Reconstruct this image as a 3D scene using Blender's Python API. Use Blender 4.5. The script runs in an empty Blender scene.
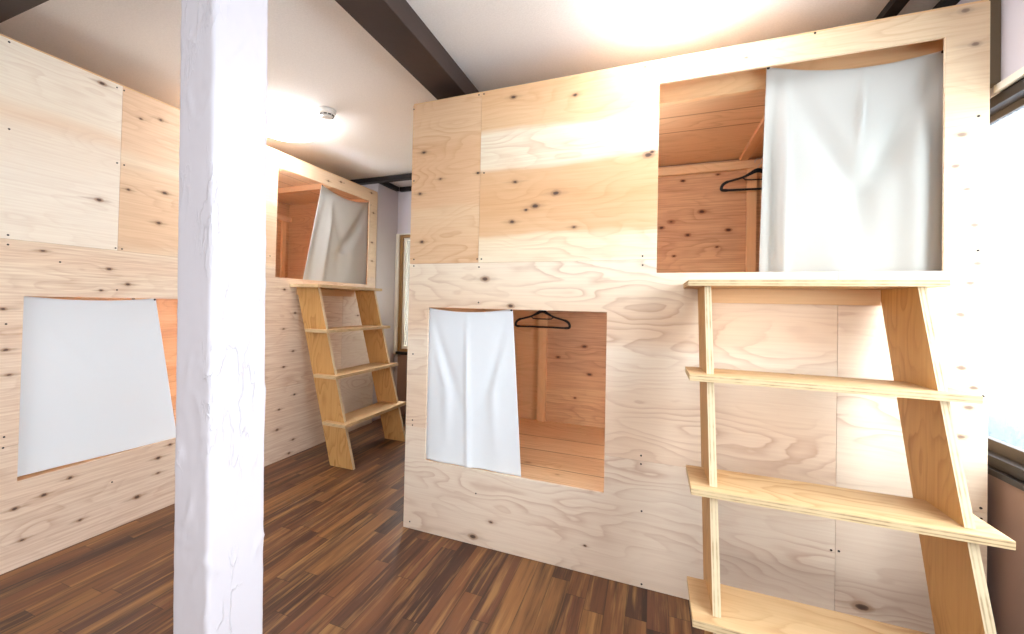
import bpy, bmesh, math, random
from mathutils import Vector, Matrix, noise

C = bpy.context.scene.collection
rnd = random.Random(7)
PI = math.pi

# ------------------------------------------------------------------ helpers
def tag(o, label=None, cat=None, group=None, kind=None):
    if label: o['label'] = label
    if cat: o['category'] = cat
    if group: o['group'] = group
    if kind: o['kind'] = kind
    return o

def thing(name, label, cat, loc=(0, 0, 0), rotz=0, group=None):
    o = bpy.data.objects.new(name, None)
    C.objects.link(o)
    o.empty_display_size = .1
    o.location = loc
    o.rotation_euler = (0, 0, rotz)
    return tag(o, label, cat, group)

def obj(name, bm, mats, parent=None, loc=(0, 0, 0), rot=(0, 0, 0), smooth=False):
    me = bpy.data.meshes.new(name)
    bmesh.ops.recalc_face_normals(bm, faces=bm.faces[:])
    bm.to_mesh(me)
    bm.free()
    if not isinstance(mats, (list, tuple)): mats = [mats]
    for m in mats: me.materials.append(m)
    if smooth:
        for p in me.polygons: p.use_smooth = True
    o = bpy.data.objects.new(name, me)
    C.objects.link(o)
    o.location = loc
    o.rotation_euler = rot
    if parent: o.parent = parent
    return o

def struct(name, bm, mats, parent=None, **k):
    o = obj(name, bm, mats, parent, **k)
    if not parent: o['kind'] = 'structure'
    return o

def add_box(bm, x0, x1, y0, y1, z0, z1, mi=0):
    vs = [bm.verts.new(p) for p in ((x0, y0, z0), (x1, y0, z0), (x1, y1, z0), (x0, y1, z0),
                                    (x0, y0, z1), (x1, y0, z1), (x1, y1, z1), (x0, y1, z1))]
    for f in ((0, 3, 2, 1), (4, 5, 6, 7), (0, 1, 5, 4), (1, 2, 6, 5), (2, 3, 7, 6), (3, 0, 4, 7)):
        bm.faces.new([vs[i] for i in f]).material_index = mi
    return vs

def box(x0, x1, y0, y1, z0, z1, bev=0):
    bm = bmesh.new()
    add_box(bm, x0, x1, y0, y1, z0, z1)
    if bev: bmesh.ops.bevel(bm, geom=bm.edges[:], offset=bev, segments=2, affect='EDGES')
    return bm

def prism_y(poly, y0, y1, bm=None):
    """polygon in x,z extruded from y0 to y1"""
    bm = bm or bmesh.new()
    a = [bm.verts.new((x, y0, z)) for x, z in poly]
    b = [bm.verts.new((x, y1, z)) for x, z in poly]
    n = len(poly)
    bm.faces.new(a); bm.faces.new(b[::-1])
    for i in range(n): bm.faces.new((a[i], b[i], b[(i + 1) % n], a[(i + 1) % n]))
    return bm

def prism_x(poly, x0, x1, bm=None):
    """polygon in y,z extruded from x0 to x1"""
    bm = bm or bmesh.new()
    a = [bm.verts.new((x0, y, z)) for y, z in poly]
    b = [bm.verts.new((x1, y, z)) for y, z in poly]
    n = len(poly)
    bm.faces.new(a); bm.faces.new(b[::-1])
    for i in range(n): bm.faces.new((a[i], b[i], b[(i + 1) % n], a[(i + 1) % n]))
    return bm

def add_tube(bm, pts, r, seg=8, closed=False, flat=1.0):
    """tube along pts; flat squashes it in y"""
    pts = [Vector(p) for p in pts]
    n = len(pts)
    rings = []
    for i, p in enumerate(pts):
        a = pts[(i - 1) % n] if closed or i else pts[i]
        b = pts[(i + 1) % n] if closed or i < n - 1 else pts[i]
        t = (b - a).normalized()
        u = Vector((0, 1, 0)) if abs(t.y) < .9 else Vector((1, 0, 0))
        v = t.cross(u).normalized(); u = v.cross(t).normalized()
        rr = r[i] if isinstance(r, (list, tuple)) else r
        rings.append([bm.verts.new(p + u * rr * flat * math.cos(2 * PI * k / seg) + v * rr * math.sin(2 * PI * k / seg)) for k in range(seg)])
    m = n if closed else n - 1
    for i in range(m):
        A, B = rings[i], rings[(i + 1) % n]
        for k in range(seg): bm.faces.new((A[k], A[(k + 1) % seg], B[(k + 1) % seg], B[k]))
    if not closed:
        bm.faces.new(rings[0][::-1]); bm.faces.new(rings[-1])

def add_lathe(bm, prof, seg=40, c=(0, 0, 0)):
    """profile of (r, z) turned about z"""
    rings = []
    for r, z in prof:
        if r < 1e-6: rings.append([bm.verts.new((c[0], c[1], c[2] + z))])
        else: rings.append([bm.verts.new((c[0] + r * math.cos(2 * PI * k / seg), c[1] + r * math.sin(2 * PI * k / seg), c[2] + z)) for k in range(seg)])
    for A, B in zip(rings, rings[1:]):
        for k in range(seg):
            j = (k + 1) % seg
            f = [A[k % len(A)], A[j % len(A)], B[j % len(B)], B[k % len(B)]]
            f = [v for i, v in enumerate(f) if v not in f[:i]]
            if len(f) > 2: bm.faces.new(f)

# ------------------------------------------------------------------ materials
def srgb(h):
    h = h.lstrip('#')
    c = [int(h[i:i + 2], 16) / 255 for i in (0, 2, 4)]
    return tuple(x / 12.92 if x <= .04045 else ((x + .055) / 1.055) ** 2.4 for x in c) + (1,)

class NT:
    """small node builder"""
    def __init__(s, name):
        s.m = bpy.data.materials.new(name); s.m.use_nodes = True
        s.t = s.m.node_tree; s.t.nodes.clear()
        s.out = s.t.nodes.new('ShaderNodeOutputMaterial')
    def n(s, t, ins=(), **props):
        nd = s.t.nodes.new(t)
        for k, v in props.items(): setattr(nd, k, v)
        for k, v in (ins.items() if isinstance(ins, dict) else enumerate(ins)):
            if v is None: continue
            if hasattr(v, 'is_output') or isinstance(v, bpy.types.NodeSocket): s.t.links.new(v, nd.inputs[k])
            else: nd.inputs[k].default_value = v
        return nd
    def math(s, op, a, b=None, c=None, clamp=False):
        return s.n('ShaderNodeMath', [a, b, c], operation=op, use_clamp=clamp).outputs[0]
    def vmath(s, op, a, b=None):
        nd = s.n('ShaderNodeVectorMath', [a, b], operation=op)
        return nd.outputs['Value'] if op in ('DISTANCE', 'LENGTH') else nd.outputs[0]
    def mix(s, f, a, b, mode='MIX'):
        nd = s.t.nodes.new('ShaderNodeMix'); nd.data_type = 'RGBA'; nd.blend_type = mode
        for i, v in ((0, f), (6, a), (7, b)):
            if isinstance(v, bpy.types.NodeSocket): s.t.links.new(v, nd.inputs[i])
            else: nd.inputs[i].default_value = v
        return nd.outputs[2]
    def ramp(s, f, stops, interp='LINEAR'):
        nd = s.t.nodes.new('ShaderNodeValToRGB'); cr = nd.color_ramp; cr.interpolation = interp
        while len(cr.elements) > 1: cr.elements.remove(cr.elements[0])
        for i, (p, col) in enumerate(stops):
            e = cr.elements[0] if i == 0 else cr.elements.new(p)
            e.position = p; e.color = col if len(col) == 4 else tuple(col) + (1,)
        s.t.links.new(f, nd.inputs[0])
        return nd.outputs[0]
    def noise(s, vec, scale=5, detail=2, rough=.5, dim='3D'):
        return s.n('ShaderNodeTexNoise', {'Vector': vec, 'Scale': scale, 'Detail': detail, 'Roughness': rough}, noise_dimensions=dim).outputs['Fac']
    def comb(s, x, y, z=0.0): return s.n('ShaderNodeCombineXYZ', [x, y, z]).outputs[0]
    def surf(s, col, rough=.6, bump=None, bstr=.2, bdist=.01, spec=.3, **extra):
        ins = {'Base Color': col, 'Roughness': rough, 'Specular IOR Level': spec}
        ins.update(extra)
        b = s.n('ShaderNodeBsdfPrincipled', ins)
        if bump is not None:
            bn = s.n('ShaderNodeBump', {'Strength': bstr, 'Distance': bdist, 'Height': bump})
            s.t.links.new(bn.outputs[0], b.inputs['Normal'])
        s.t.links.new(b.outputs[0], s.out.inputs[0])
        return s.m

def g(v): return (v, v, v, 1)

def plywood(name, bands, knots=(), seed=0.0, ring='#c48e63', ringamt=.5, rscale=1.0, axes='xz', knotcol=('#54423a', '#9a7355'), streak=.25, rough=.55, rand=0.0, spots=0.0, pale=0.0, palecol=(.86, .69, .45, 1), boards=(), tails=0.0):
    """softwood plywood: bands = [(v, hex)] across the grain, knots = [(u, v, size)], grain runs along u"""
    t = NT(name)
    co = t.n('ShaderNodeTexCoord').outputs['Object']
    sp = t.n('ShaderNodeSeparateXYZ', [co])
    X, Y, Z = sp.outputs
    if axes == 'xz': u, v = t.math('ADD', X, t.math('MULTIPLY', Y, .93)), Z
    elif axes == 'zx': u, v = Z, t.math('ADD', X, Y)
    elif axes == 'xy': u, v = X, Y
    elif axes == 'yx': u, v = Y, t.math('ADD', X, Z)
    if rand:
        rv = t.n('ShaderNodeObjectInfo').outputs['Random']
        u = t.math('ADD', u, t.math('MULTIPLY', rv, 37.0)); v2 = t.math('ADD', v, t.math('MULTIPLY', rv, 11.0))
    else: v2 = v
    # distance to the nearest knot
    kd = None
    if knots:
        wob = t.math('MULTIPLY', t.math('SUBTRACT', t.noise(t.comb(t.math('MULTIPLY', u, 1.0), t.math('MULTIPLY', v, 2.0)), 38, 2), .5), .009)
        kv = t.comb(t.math('MULTIPLY', u, .6), t.math('ADD', v, wob))
        kw = t.comb(t.math('MULTIPLY', u, .10), t.math('ADD', v, wob))
        td = None
        for (ku, kz, ks) in knots:
            d = t.vmath('DISTANCE', kv, (ku * .6, kz, 0))
            d = t.math('MULTIPLY', d, 1 / (.0125 * ks))
            kd = d if kd is None else t.math('MINIMUM', kd, d)
            if tails:
                d = t.math('MULTIPLY', t.vmath('DISTANCE', kw, (ku * .10, kz, 0)), 1 / (.0085 * ks))
                td = d if td is None else t.math('MINIMUM', td, d)
    if spots:
        vor = t.n('ShaderNodeTexVoronoi', {'Vector': t.comb(t.math('MULTIPLY', u, .62), v2, seed), 'Scale': 5.5, 'Randomness': 1.0})
        cs = t.n('ShaderNodeSeparateColor', [vor.outputs['Color']]).outputs[0]
        d = t.math('MULTIPLY', vor.outputs['Distance'], t.math('DIVIDE', 1 / .075, t.math('ADD', cs, .35)))
        d = t.math('ADD', d, t.math('MULTIPLY', t.math('LESS_THAN', cs, 1 - spots), 60.0))
        kd = d if kd is None else t.math('MINIMUM', kd, d)
    bend = 0.0
    if kd is not None: bend = t.math('MULTIPLY', t.math('POWER', 2.718, t.math('MULTIPLY', kd, -.45)), .55)
    # growth-ring contours
    p1 = t.comb(t.math('MULTIPLY', u, .75), t.math('MULTIPLY', v2, 2.6), seed)
    big = t.noise(p1, 1.7 * rscale, 2.2, .5)
    p2 = t.comb(t.math('MULTIPLY', u, 3.0), t.math('MULTIPLY', v2, 9.0), seed + 3)
    small = t.noise(p2, 2.2, 2, .5)
    h = t.math('ADD', t.math('MULTIPLY', big, 15.0 * rscale), t.math('MULTIPLY', small, .9))
    if kd is not None: h = t.math('ADD', h, bend)
    h = t.math('ADD', h, t.math('MULTIPLY', v2, 5.0))
    saw = t.math('FRACT', h)
    line = t.ramp(saw, [(0, g(.55)), (.06, g(.05)), (.30, g(0)), (.62, g(.18)), (.86, g(.72)), (.96, g(1)), (1, g(.6))])
    # patches where the rings are strong or faint
    msk = t.ramp(t.noise(t.comb(t.math('MULTIPLY', u, .9), t.math('MULTIPLY', v2, 3.2), seed + 9), 1.6, 2), [(.40, g(.06)), (.68, g(1))])
    # band colours across the grain, edges wander slowly along it
    wv = t.math('ADD', v, t.math('MULTIPLY', t.math('SUBTRACT', t.noise(t.comb(t.math('MULTIPLY', u, 1.0), t.math('MULTIPLY', v2, 3.0), seed + 5), 1.8, 3), .5), .11))
    z0, z1 = bands[0][0], bands[-1][0]
    if z1 <= z0: z1 = z0 + 1
    tint = lambda c: tuple(x + (y - x) * pale for x, y in zip(srgb(c), palecol))
    base = t.ramp(t.math('DIVIDE', t.math('SUBTRACT', wv, z0), z1 - z0), [((b - z0) / (z1 - z0), tint(c)) for b, c in bands])
    # blotches of sapwood
    fine = t.noise(t.comb(t.math('MULTIPLY', u, 2.0), t.math('MULTIPLY', v2, 70.0), seed), 1.6, 3, .6)
    col = t.mix(t.math('MULTIPLY', t.math('MULTIPLY', line, msk), ringamt), base, t.mix(.25, srgb(ring), base))
    stf = t.ramp(fine, [(.38, g(0)), (.72, g(1))])
    col = t.mix(t.math('MULTIPLY', stf, streak), col, t.mix(.55, col, srgb(ring)))
    if tails and knots:
        tf = t.ramp(t.math('ADD', td, t.math('MULTIPLY', t.math('SUBTRACT', fine, .5), 1.6)), [(.1, g(1)), (.6, g(.55)), (1, g(0))])
        col = t.mix(t.math('MULTIPLY', tf, tails), col, srgb(knotcol[1]))
    if kd is not None:
        kn = t.math('ADD', kd, t.math('MULTIPLY', t.math('SUBTRACT', small, .5), .7))
        halo = t.ramp(t.math('DIVIDE', kn, 4.0), [(.08, g(.9)), (.22, g(.6)), (.32, g(.14)), (.7, g(0))])
        col = t.mix(halo, col, srgb(knotcol[1]))
        core = t.ramp(kn, [(.20, g(.95)), (.50, g(.75)), (.66, g(0))])
        col = t.mix(core, col, srgb(knotcol[0]))
    if boards:
        bl_ = None
        for b in boards:
            d = t.math('ABSOLUTE', t.math('SUBTRACT', v, b))
            bl_ = d if bl_ is None else t.math('MINIMUM', bl_, d)
        col = t.mix(t.ramp(bl_, [(0, g(.75)), (.0028, g(.75)), (.005, g(0))]), col, srgb('#5a3018'))
    bmp = t.math('ADD', t.math('MULTIPLY', fine, .5), t.math('MULTIPLY', line, .3))
    return t.surf(col, rough, bmp, .12, .002, .28)

def ply_edge(name, axis, period, base='#e3c89a', dark='#8a6a48'):
    """cut edge of plywood: veneer layers stacked along one local axis"""
    t = NT(name)
    co = t.n('ShaderNodeTexCoord').outputs['Object']
    sp = t.n('ShaderNodeSeparateXYZ', [co]).outputs
    a = t.math('DIVIDE', sp['XYZ'.index(axis)], period)
    others = [sp[i] for i in range(3) if 'XYZ'[i] != axis]
    nz = t.noise(co, 30, 2)
    lay = t.math('PINGPONG', a, .5)
    f = t.ramp(t.math('ADD', t.math('MULTIPLY', lay, 2), t.math('MULTIPLY', t.math('SUBTRACT', nz, .5), .5)), [(.0, g(.0)), (.55, g(.1)), (.78, g(.65)), (1, g(.8))])
    gap = t.ramp(t.noise(co, 14, 3, .6), [(.40, g(.25)), (.62, g(1))])
    col = t.mix(t.math('MULTIPLY', f, gap), srgb(base), srgb(dark))
    return t.surf(col, .7, nz, .1, .002, .2)

def paint(name, col, bscale=0, bstr=.2, bdist=.004, rough=.7, mottled=.0, spec=.3):
    t = NT(name)
    co = t.n('ShaderNodeTexCoord').outputs['Object']
    c = srgb(col)
    if mottled:
        dk = tuple(x * (1 - mottled) for x in c[:3]) + (1,)
        c = t.mix(t.ramp(t.noise(co, 3, 4), [(.3, g(0)), (.7, g(1))]), c, dk)
    return t.surf(c, rough, t.noise(co, bscale, 4, .6) if bscale else None, bstr, bdist, spec)

def emit(name, col, strength):
    t = NT(name)
    e = t.n('ShaderNodeEmission', {'Color': srgb(col), 'Strength': strength})
    t.t.links.new(e.outputs[0], t.out.inputs[0])
    return t.m

LAMP, SKY, DAY, BUNK_FILL, REAR_FILL, FAR, EXPOSURE = 9.5, 2.0, 74.0, 98.0, 44.0, 210.0, 1.1

# ------------------------------------------------------------------ dimensions (metres)
EYE = 1.26
FACE_R, FACE_L = 2.062, -2.675          # bunk fronts: plane y, plane x
CEIL = 2.56
BEAM_Z = 2.45
WALL_R = 1.132
WALL_L = -2.70

# ------------------------------------------------------------------ shared materials
M = {}
M['lavender'] = paint('lavender white paint', '#cdc6c9', 90, .12, .002, mottled=.04)
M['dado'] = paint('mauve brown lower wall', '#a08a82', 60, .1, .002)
M['wall_white'] = paint('white wall paint', '#dcd8d6', 90, .12, .002)
M['dark_brown'] = paint('dark brown timber paint', '#42342f', 25, .2, .003, .5, .25)
M['black_trim'] = paint('near black trim', '#241f1e', 30, .1, .002, .5)
M['casing'] = paint('cream painted casing', '#e6e0d0', 0, rough=.5)
M['alu'] = paint('dark bronze aluminium', '#2e2725', 0, rough=.38, spec=.5)
M['alu_mid'] = paint('bronze aluminium face', '#4d4541', 0, rough=.38, spec=.5)
M['screw'] = paint('black drywall screw', '#3a322e', 0, rough=.5)
M['plastic_white'] = paint('white plastic', '#eeede8', 0, rough=.4)
M['plastic_dark'] = paint('dark grey vents', '#4a4a48', 0, rough=.5)
M['hanger'] = paint('black flocked plastic', '#15181c', 0, rough=.55)
M['wood_window'] = paint('brown window timber', '#9a7648', 30, .1, .002, .5, .2)
M['bunk_fill'] = emit('added fill globe', '#e2ebff', BUNK_FILL)  # made-up glow that brightens the bunk interiors
M['lamp_strong'] = emit('lit lamp diffuser, left', '#f8f9ff', LAMP * 1.45)
M['bunk_fill_bright'] = emit('brighter added fill globe', '#e2ebff', BUNK_FILL * 1.4)  # stronger added glow for the left bunk interior
M['lamp'] = emit('lit lamp diffuser', '#f8f9ff', LAMP)

def plaster():
    t = NT('trowelled plaster')
    co = t.n('ShaderNodeTexCoord').outputs['Object']
    sc_ = t.n('ShaderNodeMapping', {0: co, 3: (1, 1, .26)}).outputs[0]
    n1 = t.noise(sc_, 24, 3, .55)
    r1 = t.ramp(t.math('ABSOLUTE', t.math('SUBTRACT', n1, .5)), [(0, g(1)), (.012, g(.35)), (.04, g(0))])
    ms = t.ramp(t.noise(sc_, 9, 2), [(.5, g(0)), (.6, g(1))])
    hgt = t.math('ADD', t.math('MULTIPLY', r1, ms), t.math('MULTIPLY', n1, .3))
    return t.surf(srgb('#cbc6cb'), .55, hgt, .65, .005, .35)

def ceiling_mat(name, col):
    t = NT(name)
    co = t.n('ShaderNodeTexCoord').outputs['Object']
    n1 = t.noise(co, 130, 3, .6)
    c = t.mix(t.ramp(n1, [(.35, g(0)), (.7, g(1))]), srgb(col), tuple(x * .93 for x in srgb(col)[:3]) + (1,))
    return t.surf(c, .85, n1, .35, .003, .15)
M['ceiling_cool'] = ceiling_mat('textured white ceiling paper', '#ebeae8')
M['ceiling_warm'] = ceiling_mat('cream ceiling paper', '#f4f3f0')

M['plaster'] = plaster()
def floor_mat():
    t = NT('dark walnut strip laminate')
    co = t.n('ShaderNodeTexCoord').outputs['Object']
    sp = t.n('ShaderNodeSeparateXYZ', [co]).outputs
    W, L = .082, .66
    xr = t.math('DIVIDE', sp[0], W)
    row = t.math('FLOOR', xr)
    rh = t.n('ShaderNodeTexWhiteNoise', {'W': row}, noise_dimensions='1D').outputs['Value']
    yl = t.math('ADD', t.math('DIVIDE', sp[1], L), t.math('MULTIPLY', rh, 7.3))
    cell = t.math('FLOOR', yl)
    rc = t.n('ShaderNodeTexWhiteNoise', {'Vector': t.comb(row, cell, 0)}, noise_dimensions='2D')
    rv = rc.outputs['Value']
    rcol = t.n('ShaderNodeSeparateColor', [rc.outputs['Color']]).outputs
    base = t.ramp(rv, [(0, srgb('#452a20')), (.2, srgb('#5c3a29')), (.4, srgb('#744a2e')), (.6, srgb('#68402c')), (.8, srgb('#8c6038')), (1, srgb('#4c3028'))])
    off = t.math('MULTIPLY', rcol[1], 40.0)
    gv = t.comb(t.math('ADD', t.math('MULTIPLY', sp[0], 19.0), off), t.math('ADD', t.math('MULTIPLY', sp[1], .85), off), off)
    s1 = t.noise(gv, 1.5, 5, .62)
    dark = t.ramp(s1, [(.34, g(1)), (.47, g(.35)), (.56, g(0))])
    col = t.mix(t.math('MULTIPLY', dark, .85), base, srgb('#2c1a15'))
    light = t.ramp(t.noise(gv, 2.1, 4, .62), [(.52, g(0)), (.68, g(.9))])
    col = t.mix(t.math('MULTIPLY', light, .7), col, srgb('#a67c4a'))
    fx = t.math('PINGPONG', xr, .5); fy = t.math('PINGPONG', yl, .5)
    seam = t.math('MAXIMUM', t.math('LESS_THAN', fx, .014), t.math('LESS_THAN', fy, .0025))
    col = t.mix(t.math('MULTIPLY', seam, .55), col, srgb('#1c100c'))
    return t.surf(col, .36, s1, .06, .002, .4)
M['floor'] = floor_mat()

def cloth_mat(name, col):
    t = NT(name)
    co = t.n('ShaderNodeTexCoord').outputs['Object']
    n1 = t.noise(co, 420, 2)
    wr = t.noise(co, 9, 4, .55)
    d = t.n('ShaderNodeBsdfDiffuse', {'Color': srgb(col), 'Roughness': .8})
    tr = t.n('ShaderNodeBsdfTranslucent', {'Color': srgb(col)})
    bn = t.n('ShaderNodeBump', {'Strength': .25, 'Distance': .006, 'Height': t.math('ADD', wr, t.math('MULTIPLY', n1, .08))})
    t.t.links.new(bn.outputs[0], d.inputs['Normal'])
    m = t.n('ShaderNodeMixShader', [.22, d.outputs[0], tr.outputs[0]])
    t.t.links.new(m.outputs[0], t.out.inputs[0])
    return t.m
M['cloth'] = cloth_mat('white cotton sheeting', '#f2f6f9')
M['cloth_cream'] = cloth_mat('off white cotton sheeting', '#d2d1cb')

def frosted():
    t = NT('frosted pane')
    co = t.n('ShaderNodeTexCoord').outputs['Object']
    n1 = t.noise(co, 160, 2, .6)
    tl = t.n('ShaderNodeBsdfTranslucent', {'Color': (.70, .80, .90, 1)})
    tp = t.n('ShaderNodeBsdfTransparent', {'Color': (.92, .95, .97, 1)})
    gl = t.n('ShaderNodeBsdfGlossy', {'Color': (.9, .9, .9, 1), 'Roughness': .35})
    f = t.ramp(n1, [(.3, g(.78)), (.7, g(.99))])
    m = t.n('ShaderNodeMixShader', [f, tl.outputs[0], tp.outputs[0]])
    m2 = t.n('ShaderNodeMixShader', [.06, m.outputs[0], gl.outputs[0]])
    t.t.links.new(m2.outputs[0], t.out.inputs[0])
    return t.m
M['frosted'] = frosted()

def clear():
    t = NT('clear pane')
    tp = t.n('ShaderNodeBsdfTransparent', {'Color': (.95, .97, .97, 1)})
    gl = t.n('ShaderNodeBsdfGlossy', {'Color': (1, 1, 1, 1), 'Roughness': .02})
    m = t.n('ShaderNodeMixShader', [.07, tp.outputs[0], gl.outputs[0]])
    t.t.links.new(m.outputs[0], t.out.inputs[0])
    return t.m
M['clear'] = clear()

CEDAR = [(0, '#b57c4a'), (.36, '#bb8450'), (.50, '#b87e4a'), (.60, '#bf8a56'), (.66, '#a8682f'), (.74, '#b0703a'), (.80, '#9c5a2a'), (.92, '#a5622e'), (1.0, '#98562a'), (1.14, '#a0602e'), (1.24, '#8f5026'),
         (1.4, '#b0703c'), (1.55, '#bd8048'), (1.68, '#b0703a'), (1.76, '#a5632e'), (1.84, '#a86630'), (1.95, '#b3733c'), (2.1, '#ad6c36'), (2.4, '#bd8048')]
CK = [(.601, .961, 1.2), (.406, .871, 1), (.641, .759, 1.1), (.539, .576, .7), (1.36, 1.915, 1.3), (1.111, 1.817, 1.2), (1.276, 1.761, 1), (1.518, 1.784, 1), (1.193, 1.619, .8), (1.453, 1.673, .7), (1.242, 2.134, .8), (1.452, 2.157, .8)]
M['cedar'] = plywood('cedar lining board', CEDAR, CK, seed=4, ring='#70401c', ringamt=.5, spots=.3, knotcol=('#3f2316', '#7a4524'), streak=.7, rough=.5, pale=.36)
M['cedar_light'] = plywood('light cedar lining board', [(0, '#d8a570'), (.5, '#d9a874'), (.62, '#c68a52'), (.70, '#dcae7c'), (.92, '#cf9660'), (.95, '#c07d46'), (1.08, '#dcae7c'), (1.24, '#c98d58'), (1.4, '#c58850'), (1.8, '#c08048'), (2.4, '#c58a52')], seed=14, ring='#8a5628', ringamt=.5, spots=.4, knotcol=('#4a2c1c', '#8a542c'), streak=.5, pale=.3)
M['deck'] = plywood('pine deck board', [(0, '#e0b27e'), (.2, '#e2b682'), (.24, '#d0985f'), (.46, '#d29c66'), (.50, '#dfb380'), (.72, '#d3a06a'), (.76, '#c8915a'), (1.2, '#d0995f')], seed=2, ring='#9c6434', ringamt=.5, spots=.55, axes='xy', knotcol=('#4a2c1c', '#8f5c34'), streak=.6, rough=.5, pale=.45, boards=(.22, .48, .74))
M['lining_ceiling'] = plywood('cedar ceiling board', [(0, '#dcae7a'), (.135, '#dcae7a'), (.145, '#bb814a'), (.31, '#c08650'), (.325, '#cc9460'), (.52, '#c58a55'), (.535, '#bd7f48'), (.80, '#c58d57'), (1.0, '#b87c46'), (1.2, '#b0733e')], seed=8, ring='#8a5628', ringamt=.45, spots=.4, axes='xy', knotcol=('#4a2c1c', '#8a542c'), rough=.5, pale=.5, boards=(.14, .32, .53))
M['lining_ply'] = plywood('pale lining plywood', [(0, '#cfa070'), (.6, '#d2a475'), (1.2, '#cc9c6a'), (2.4, '#cfa070')], seed=6, ring='#a97645', ringamt=.4, rand=1, pale=0.3)
M['stud'] = plywood('pine stud', [(0, '#d0a06c'), (1, '#d6a875')], seed=3, ring='#ad7646', ringamt=.4, axes='zx', rand=1, pale=0.25)
M['rail'] = plywood('pine rail', [(0, '#d8a976'), (3, '#d8a976')], seed=3, ring='#ad7646', ringamt=.3, axes='xz', rand=1, pale=0.3)
M['joist'] = plywood('pine joist', [(0, '#c48a56'), (3, '#c48a56')], seed=5, ring='#9d6535', ringamt=.3, axes='yx', rand=1, pale=0.3)
M['ladder_up'] = plywood('yellow pine plywood, upright grain', [(-3, '#d3a86e'), (0, '#cfa266'), (3, '#d3a86e')], seed=1, ring='#9a6630', ringamt=.95, axes='zx', spots=.22, rand=1, knotcol=('#4a2f20', '#9a6a38'), streak=.35)
M['ladder_flat'] = plywood('yellow pine plywood, lengthwise grain', [(-3, '#d6b58a'), (0, '#d2b083'), (3, '#d6b58a')], seed=11, ring='#a06c38', ringamt=.85, axes='xy', spots=.18, rand=1, knotcol=('#3e3236', '#8a6450'), streak=.3)
M['edge_x'] = ply_edge('plywood edge of upright', 'X', .0105, '#d6c3a0')
M['edge_z'] = ply_edge('plywood edge of tread', 'Z', .0105, '#d6bd94')

# ------------------------------------------------------------------ camera
cam = bpy.data.cameras.new('camera')
co_ = bpy.data.objects.new('camera', cam); C.objects.link(co_)
R_, U_, F_ = (0.925105, 0.379068, 0.022092), (-0.015373, -0.020743, 0.999667), (-0.3794, 0.925136, 0.013362)
mm = Matrix((R_, U_, tuple(-c for c in F_))).transposed().to_4x4()
mm.translation = (0, 0, EYE)
co_.matrix_world = mm
cam.sensor_fit = 'HORIZONTAL'; cam.sensor_width = 36
cam.lens = 423.0868 / 1024 * 36
cam.shift_x = (512 - 478.5224) / 1024
cam.shift_y = (298.2076 - 317) / 1024
cam.clip_start = .02
bpy.context.scene.camera = co_

# ------------------------------------------------------------------ room shell
XL, XR, Y0, Y1 = -3.98, WALL_R, -3.0, 4.10
struct('floor', box(XL - .1, XR + .12, Y0 - .1, Y1 + .12, -.06, 0), M['floor'])
struct('ceiling', box(-1.09, XR + .12, Y0 - .1, Y1 + .12, CEIL, CEIL + .05), M['ceiling_cool'])
struct('ceiling', box(XL - .1, -1.09, Y0 - .1, Y1 + .12, CEIL, CEIL + .05), M['ceiling_warm'])
W3 = (-1.6, .9, .80, 2.25)  # added window behind the camera, put in to let fill light through
bm = bmesh.new()
add_box(bm, XL - .1, W3[0], Y0 - .1, Y0, 0, CEIL); add_box(bm, W3[1], XR + .12, Y0 - .1, Y0, 0, CEIL)
add_box(bm, W3[0], W3[1], Y0 - .1, Y0, 0, W3[2]); add_box(bm, W3[0], W3[1], Y0 - .1, Y0, W3[3], CEIL)
struct('wall_front', bm, M['wall_white'])
bm = bmesh.new(); x0, x1, z0, z1 = W3; f_ = .04
add_box(bm, x0, x1, Y0 - .08, Y0 - .02, z0, z0 + f_); add_box(bm, x0, x1, Y0 - .08, Y0 - .02, z1 - f_, z1)
for xx in (x0, (x0 + x1) / 2 - f_ / 2, x1 - f_): add_box(bm, xx, xx + f_, Y0 - .08, Y0 - .02, z0 + f_, z1 - f_)
w3 = struct('added_rear_window', bm, M['alu'])
obj('glass_pane', box(x0 + f_, (x0 + x1) / 2 - f_ / 2, Y0 - .052, Y0 - .048, z0 + f_, z1 - f_), M['clear'], w3)
obj('glass_pane', box((x0 + x1) / 2 + f_ / 2, x1 - f_, Y0 - .052, Y0 - .048, z0 + f_, z1 - f_), M['clear'], w3)
struct('wall_left', box(XL - .1, WALL_L, Y0, .872, 0, CEIL), M['lavender'])
struct('wall_left', box(XL - .1, XL, .872, 3.72, 0, CEIL), M['wall_white'])
struct('wall_left', box(XL - .1, -2.70, 3.72, Y1, 0, CEIL), M['lavender'])
# far end wall with its window hole
W2 = (-2.655, -1.65, .705, 2.02)
bm = bmesh.new()
add_box(bm, -2.70, W2[0], Y1, Y1 + .12, 0, CEIL); add_box(bm, W2[1], XR + .12, Y1, Y1 + .12, 0, CEIL)
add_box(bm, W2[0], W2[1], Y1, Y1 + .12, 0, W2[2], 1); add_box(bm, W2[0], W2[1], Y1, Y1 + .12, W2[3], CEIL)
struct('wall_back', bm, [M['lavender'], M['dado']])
# right wall with the big frosted window
W1 = (-.55, 2.55, .715, 2.055)     # y0, y1, z0, z1
bm = bmesh.new()
add_box(bm, XR, XR + .12, Y0, W1[0], 0, CEIL); add_box(bm, XR, XR + .12, W1[1], Y1, 0, CEIL)
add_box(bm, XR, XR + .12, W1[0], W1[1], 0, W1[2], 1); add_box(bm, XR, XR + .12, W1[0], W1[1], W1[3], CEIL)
struct('wall_right', bm, [M['lavender'], M['dado']])
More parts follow.
